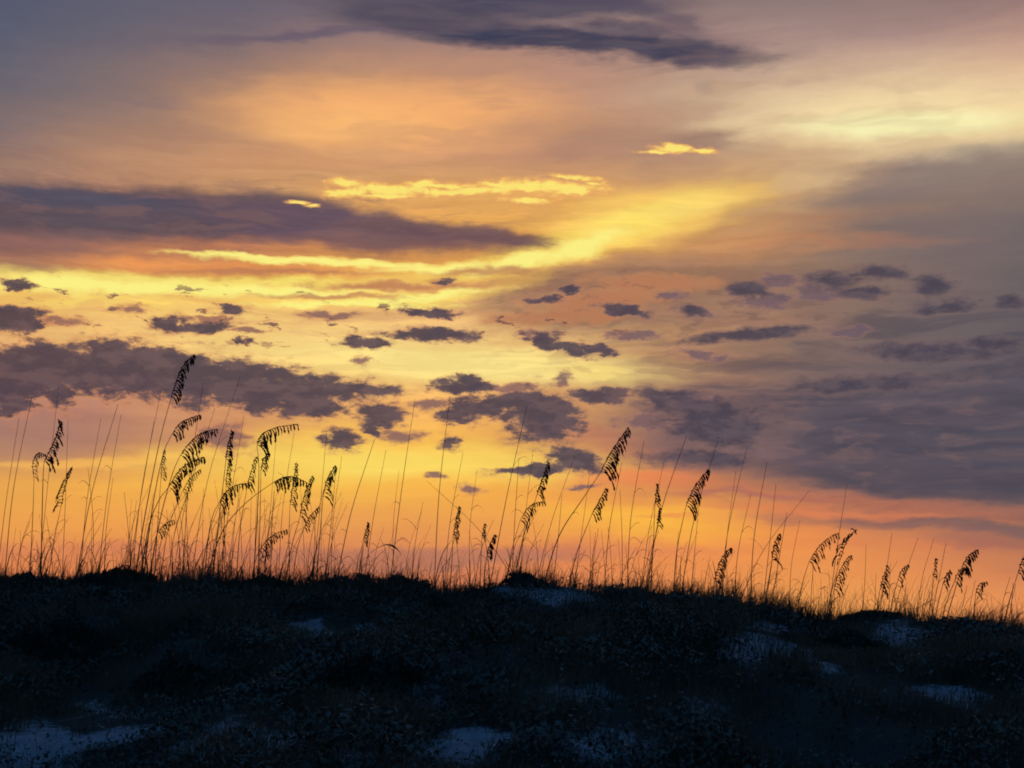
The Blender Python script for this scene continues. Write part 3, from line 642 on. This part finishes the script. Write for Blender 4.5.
#PLANTS
# label, stem points, head points, strand length, darkness, side
HEADS = [
 ('tallest sea oat, its dark comb-like seed head highest of all against the slate cloud', [(134,582),(146,510),(160,440),(171,398)], [(178,376),(186,362),(194,355)], 15, 1.2, 1),
 ('sea oat with a spiky dark upright seed head, first dark head from the left', [(41,578),(42,520),(43,480),(44,462)], [(51,448),(57,434),(60,421)], 16, 1.2, 1),
 ('thin sea oat drooping to the left just beside the leftmost dark head', [(30,578),(33,510),(34,478)], [(33,462),(38,453),(46,455)], 9, .7, 1),
 ('sea oat with a pale loose head right of the leftmost dark head', [(48,580),(55,535),(61,507)], [(64,490),(68,478),(72,468)], 11, .8, -1),
 ('sea oat with an arching head directly below the tallest head, top of the big clump', [(143,582),(152,510),(163,455),(172,434)], [(180,423),(190,418),(200,415)], 14, 1.1, 1),
 ('sea oat whose long head arches right, widest in the middle of the big clump', [(148,583),(160,520),(172,475),(180,456)], [(192,440),(204,432),(217,429)], 19, 1.2, 1),
 ('sea oat with a dense dark head lowest of the three stacked in the big clump', [(140,583),(148,530),(158,502),(168,488)], [(178,472),(190,462),(204,457)], 17, 1.25, 1),
 ('slender pale headed sea oat at the left edge of the big clump', [(154,582),(158,520),(161,478)], [(162,464),(164,450)], 8, .7, 1),
 ('sea oat with faint head under the three stacked heads of the big clump', [(160,583),(168,530),(182,492)], [(190,478),(200,470)], 12, .7, 1),
 ('sea oat with a short stubby dark head right of the big clump', [(212,584),(219,520),(226,460)], [(228,445),(232,431)], 9, 1.3, 1),
 ('sea oat with a heavy low drooping head between the big clump and long arched head', [(204,585),(208,540),(213,515),(219,503)], [(226,492),(236,485),(249,483)], 15, 1.2, 1),
 ('thin sea oat with a small wispy head above the heavy low drooping one', [(222,585),(224,530),(226,487)], [(227,474),(229,461)], 9, .8, 1),
 ('sea oat with the long comb of seeds arched level to the right, left of centre', [(253,586),(257,520),(259,470),(257,446)], [(262,434),(278,427),(298,424)], 19, 1.2, 1),
 ('sea oat with a small tuft head tucked just below the long level arched comb', [(258,586),(260,520),(261,470)], [(263,460),(268,453)], 12, 1.0, 1),
 ('sea oat with a slim ragged head leaning right beside the level arched comb', [(236,586),(240,530),(247,488)], [(251,472),(256,457)], 10, .9, 1),
 ('sea oat on a long bowed stem with a dark level head hanging to the right', [(204,586),(222,532),(247,502),(274,482)], [(284,477),(295,477),(307,483)], 14, 1.25, 1),
 ('sea oat with a pale ragged head crossing under the dark level head', [(290,587),(289,540),(290,505)], [(293,485),(296,463)], 10, .8, 1),
 ('sea oat with a tall narrow curved head left of the neat leaning plume', [(284,587),(292,545),(300,517)], [(303,500),(307,488),(312,476)], 11, 1.0, 1),
 ('sea oat with a neat leaning plume, rightmost head left of the gap', [(316,586),(320,535),(323,497)], [(326,482),(330,474),(335,466)], 12, 1.1, 1),
 ('sea oat with a light short slanting plume below the neat leaning plume', [(292,587),(297,550),(304,528)], [(310,516),(319,507)], 9, .9, 1),
 ('short sea oat with a feathery head low over the crest under the clump', [(252,586),(254,566),(259,551)], [(267,540),(276,533),(287,530)], 13, .9, 1),
 ('short sea oat low beside the crest under the tallest stems', [(140,583),(148,556),(158,532)], [(166,523),(174,520)], 10, .8, 1),
 ('small sea oat standing alone left of the arching leafless blade', [(358,583),(361,560),(363,541)], [(366,531),(368,523)], 6, 1.1, 1),
 ('thin sea oat with a narrow straight head right of the crest notch', [(450,588),(452,560),(453,538)], [(456,522),(459,507)], 7, 1.0, 1),
 ('tiny narrow headed sea oat just left of the small black headed one', [(480,586),(481,560),(482,538)], [(485,524)], 5, .9, 1),
 ('short sea oat with a compact black head left of the middle hump', [(484,586),(485,570),(487,556)], [(490,545),(495,535)], 7, 1.4, 1),
 ('sea oat with a dark zigzag head above the middle hump', [(514,580),(524,535),(537,495)], [(541,482),(545,472),(548,462)], 10, 1.3, 1),
 ('sea oat with a pale arched head hanging over the middle hump', [(506,584),(512,550),(520,521)], [(527,509),(535,503),(545,502)], 12, .9, 1),
 ('sea oat with the big bold head right of centre on a long slanting stem', [(543,586),(559,536),(582,500),(601,472)], [(609,455),(619,440),(628,428)], 21, 1.3, 1),
 ('sea oat with a small dark double headed plume below the big bold head', [(568,588),(578,550),(592,514)], [(599,502),(606,489)], 12, 1.2, 1),
 ('slim sea oat with a small tuft head just left of the darkest bare stem', [(650,598),(653,550),(655,504)], [(656,494),(657,484)], 7, 1.0, 1),
 ('slim sea oat with a broken short head below the small tuft head', [(645,598),(651,555),(658,526)], [(658,516),(660,508)], 6, 1.0, 1),
 ('sea oat with a full leaning head on the right half, left of the far slope', [(673,602),(677,550),(686,506)], [(692,492),(700,479),(708,470)], 16, 1.15, 1),
 ('short sea oat with a dark lumpy head close above the crest', [(712,606),(713,594),(715,582)], [(718,567),(724,555),(731,548)], 13, 1.1, 1),
 ('sea oat with a leaning full head before the two long arched heads', [(764,612),(768,585),(772,560)], [(774,546),(779,534)], 12, 1.1, 1),
 ('sea oat with a feathery arched head, left of the pair on the right slope', [(797,616),(802,585),(809,562)], [(817,549),(827,539),(838,533)], 15, .95, 1),
 ('sea oat with an upright feathered head, upper one of the crossing pair', [(826,618),(832,590),(840,560)], [(845,545),(850,536),(856,530)], 14, 1.05, -1),
 ('sea oat with a pale long head, lower one of the crossing pair', [(829,618),(831,604),(834,590)], [(838,575),(844,563),(851,555)], 14, .95, 1),
 ('short sea oat with a fan shaped head above the small right knoll', [(876,616),(878,602),(880,590)], [(883,578),(887,566)], 11, 1.1, 1),
 ('small sea oat with a tilted head right of the fan shaped one', [(890,616),(893,598),(898,580)], [(902,570),(908,565)], 9, 1.0, 1),
 ('faint thin sea oat with a tiny narrow head left of the short oval headed one', [(928,624),(931,600),(934,577)], [(936,559)], 5, .8, 1),
 ('small sea oat with a short oval head left of the bold hooked head', [(934,626),(938,604),(943,584)], [(946,576),(950,571)], 8, 1.1, 1),
 ('sea oat with a bold dark hooked head near the right edge', [(944,628),(952,600),(962,567)], [(968,556),(977,550)], 13, 1.3, 1),
 ('sea oat with a brown drooping head under the bold hooked head', [(940,628),(946,604),(954,582)], [(959,571),(965,568),(970,572)], 12, 1.0, 1),
 ('small sea oat with a nodding head low near the right edge', [(974,629),(974,610),(976,592)], [(980,584),(987,582)], 9, 1.0, 1),
 ('sea oat whose dark head is cut by the right edge', [(1002,630),(1009,602),(1018,573)], [(1022,561),(1027,551)], 13, 1.2, 1),
]
BARE = [ # tip x, tip y, base x, dark, label
 (32,396,4,1.0,'tall bare stem leaning right at the left edge, darker of two'),
 (19,418,-4,.7,'faint bare stem closest to the left edge'),
 (59,384,38,.5,'very faint tall bare stem behind the leftmost dark head'),
 (101,418,80,.7,'faint bare stem left of the long dark leaning stem'),
 (118,404,76,1.1,'long dark bare stem leaning right between the leftmost heads and the big clump'),
 (121,415,98,.7,'faint bare stem crossing the long dark leaning stem'),
 (113,478,104,.7,'short kinked bare stem right of the long dark leaning stem'),
 (68,420,62,.5,'faint upright bare stem beside the pale loose head'),
 (88,468,92,.6,'faint bare stem bowed left between the leftmost heads and the leaning stem'),
 (161,391,131,.7,'bare stem reaching almost as high as the tallest head, on its left'),
 (154,421,128,.7,'bare stem leftmost in the big clump'),
 (203,384,182,.8,'tall bare stem just right of the tallest head'),
 (215,408,172,.6,'thin bare stem behind the long arching head of the big clump'),
 (240,377,190,.6,'tallest faint bare stem right of the tallest head'),
 (244,415,218,.6,'faint bare stem left of the long level comb'),
 (276,440,262,.5,'faint bare stem rising behind the long level comb'),
 (295,427,278,.5,'faint bare stem touching the tip of the long level comb'),
 (327,427,312,.6,'faint tall bare stem above the neat leaning plume'),
 (342,455,331,.6,'faint bare stem just right of the neat leaning plume'),
 (336,467,324,.8,'bare stem rising through the neat leaning plume'),
 (375,438,336,1.2,'dark bare stem leaning right in the gap under the small round clouds'),
 (386,450,364,.7,'thin bare stem right of the dark one in the gap'),
 (415,399,390,1.0,'tall bare stem left of the crest notch'),
 (423,502,412,.6,'short faint bare stem left of the crest notch'),
 (450,396,434,1.1,'tall nearly upright bare stem over the crest notch'),
 (463,453,444,.7,'thin bare stem right of the upright one over the crest notch'),
 (527,406,490,1.1,'tall dark bare stem leaning right into the middle cloud'),
 (519,458,512,.9,'bare stem right of the tall one leaning into the middle cloud'),
 (533,452,520,.5,'faint bare stem left of the dark zigzag head'),
 (575,456,536,.7,'thin bare stem leaning right over the dark flat cloud'),
 (562,494,553,.8,'bare stem between the zigzag head and the big bold head'),
 (427,481,516,.6,'thin bare stem leaning far left from the middle hump'),
 (622,462,604,.9,'bare stem just under the tip of the big bold head'),
 (644,441,627,.9,'tall bare stem right of the big bold head'),
 (620,489,622,.8,'short upright bare stem right of the big bold head'),
 (686,437,646,1.3,'darkest tall bare stem, leaning right past the small tuft head'),
 (664,462,640,.6,'faint bare stem left of the darkest tall one'),
 (719,437,680,1.0,'tall bare stem passing behind the full leaning head'),
 (747,447,718,.8,'tall thin bare stem above the dark lumpy head'),
 (767,462,750,1.2,'dark upright bare stem right of the dark lumpy head'),
 (776,484,762,.8,'thin bare stem right of the dark upright one'),
 (751,494,734,.7,'faint bare stem left of the dark upright one'),
 (809,491,736,.6,'bare stem leaning far right across its neighbours'),
 (787,512,770,1.0,'bare stem over the leaning full head'),
 (847,484,828,.8,'tallest bare stem on the right slope over the crossing pair'),
 (800,520,790,.5,'faint bare stem left of the feathery arched head'),
 (892,533,879,.7,'bare stem above the fan shaped head'),
 (918,538,893,.7,'bare stem above the small tilted head'),
 (934,538,917,.5,'faint bare stem left of the bold hooked head, farther one'),
 (946,543,930,.8,'bare stem left of the bold hooked head, nearer one'),
 (866,545,862,.5,'faint bare stem between the crossing pair and the fan shaped head'),
 (967,585,957,.8,'short bare stem below the bold hooked head'),
 (1010,577,1003,.7,'short bare stem left of the head cut by the right edge'),
 (736,470,722,.5,'very faint bare stem left of the tall thin one above the lumpy head'),
 (700,495,690,.5,'faint short bare stem under the full leaning head'),
 (590,470,574,.5,'faint bare stem left of the long slanting stem of the bold head'),
 (477,470,470,.5,'faint bare stem over the tiny narrow headed sea oat'),
 (399,470,394,.4,'faintest bare stem in the gap, under the round clouds'),
]
for lab, st, hd, sl, dk, sdd in HEADS:
    sea_oat(lab, st, hd, sl, dk, sdd)
for tx_, ty_, bx, dk, lab in BARE:
    by = float(np.interp(bx, [c[0] for c in CREST], [c[1] for c in CREST]))
    bow = (tx_ - bx) * .12 + random.uniform(-3, 3)
    mx_, my_ = (tx_ + bx) / 2 - bow, (ty_ + by) / 2
    r = sea_oat(lab, [(bx, by), (mx_, my_), (tx_, ty_)], None, dark=dk * .8 - .1, group='tall bare stems on the crest', kinds='bare_stem')
    r['category'] = 'grass stem'
# shorter stems nobody can tell apart, by stretch of crest
SPANS = [(0, 120, 20, 'between the left edge and the big clump'), (120, 330, 84, 'in and below the big clump'), (330, 520, 24, 'between the neat leaning plume and the middle hump'),
         (520, 720, 40, 'between the middle hump and the dark lumpy head'), (720, 860, 28, 'under the crossing pair on the right slope'), (860, 1024, 26, 'between the small knoll and the right edge')]
for x0, x1, cnt, where in SPANS:
    for i in range(cnt):
        bx = random.uniform(x0, x1); by = float(np.interp(bx, [c[0] for c in CREST], [c[1] for c in CREST]))
        hh_ = random.uniform(22, 75) * (1.45 if x0 in (120,) else 1) * (.75 if x0 >= 720 else 1); dx = random.uniform(-.12, .42) * hh_
        r = sea_oat('short thin bare stem standing ' + where, [(bx, by), (bx + dx * .35, by - hh_ * .55), (bx + dx, by - hh_)], None,
                    dark=random.uniform(0, .5), group='short bare stems ' + where, kinds='bare_stem')
        r['category'] = 'grass stem'
# the leafless blade arching to the right in the gap
o = at(360, 584, 12.0); pts = np.array([at(a, b_, 12.0) for a, b_ in bez([(360, 584), (368, 556), (385, 545), (396, 548), (402, 556)], 20)])
b = MB(); t = np.linspace(0, 1, len(pts)); b.ribbon(pts - o, .003 + .010 * np.exp(-((t - .72) / .14) ** 2), [0, .5, .8]); r = empty('arching_blade', o)
b.build('leaf_blade', M_blade, r); tag(r, 'dark broad leaf blade arching over to the right in the gap', 'leaf blade')

# a pale broken stalk lying against the plants low on the slope
o = at(486, 728, 8.6); o[2] = float(height(o[0], o[1])); r = empty('broken_stalk', o); b = MB()
b.tube(np.array([[0, 0, 0], [.03, .02, .05], [.07, .03, .13], [.085, .03, .16]]), [.010, .009, .008, .005], 6); b.build('stem', M_stem, r, True)
b = MB()
for a_ in (-.5, .1, .7): b.ribbon(np.array([[.04, .02, .07], [.07 + .03 * a_, .0, .10], [.09 + .06 * a_, -.02, .11]]), [.006, .005, .001], [0, .5, .8])
b.build('foliage', M_blade, r); tag(r, 'pale broken stalk leaning right above the bottom middle sand patch', 'stalk')
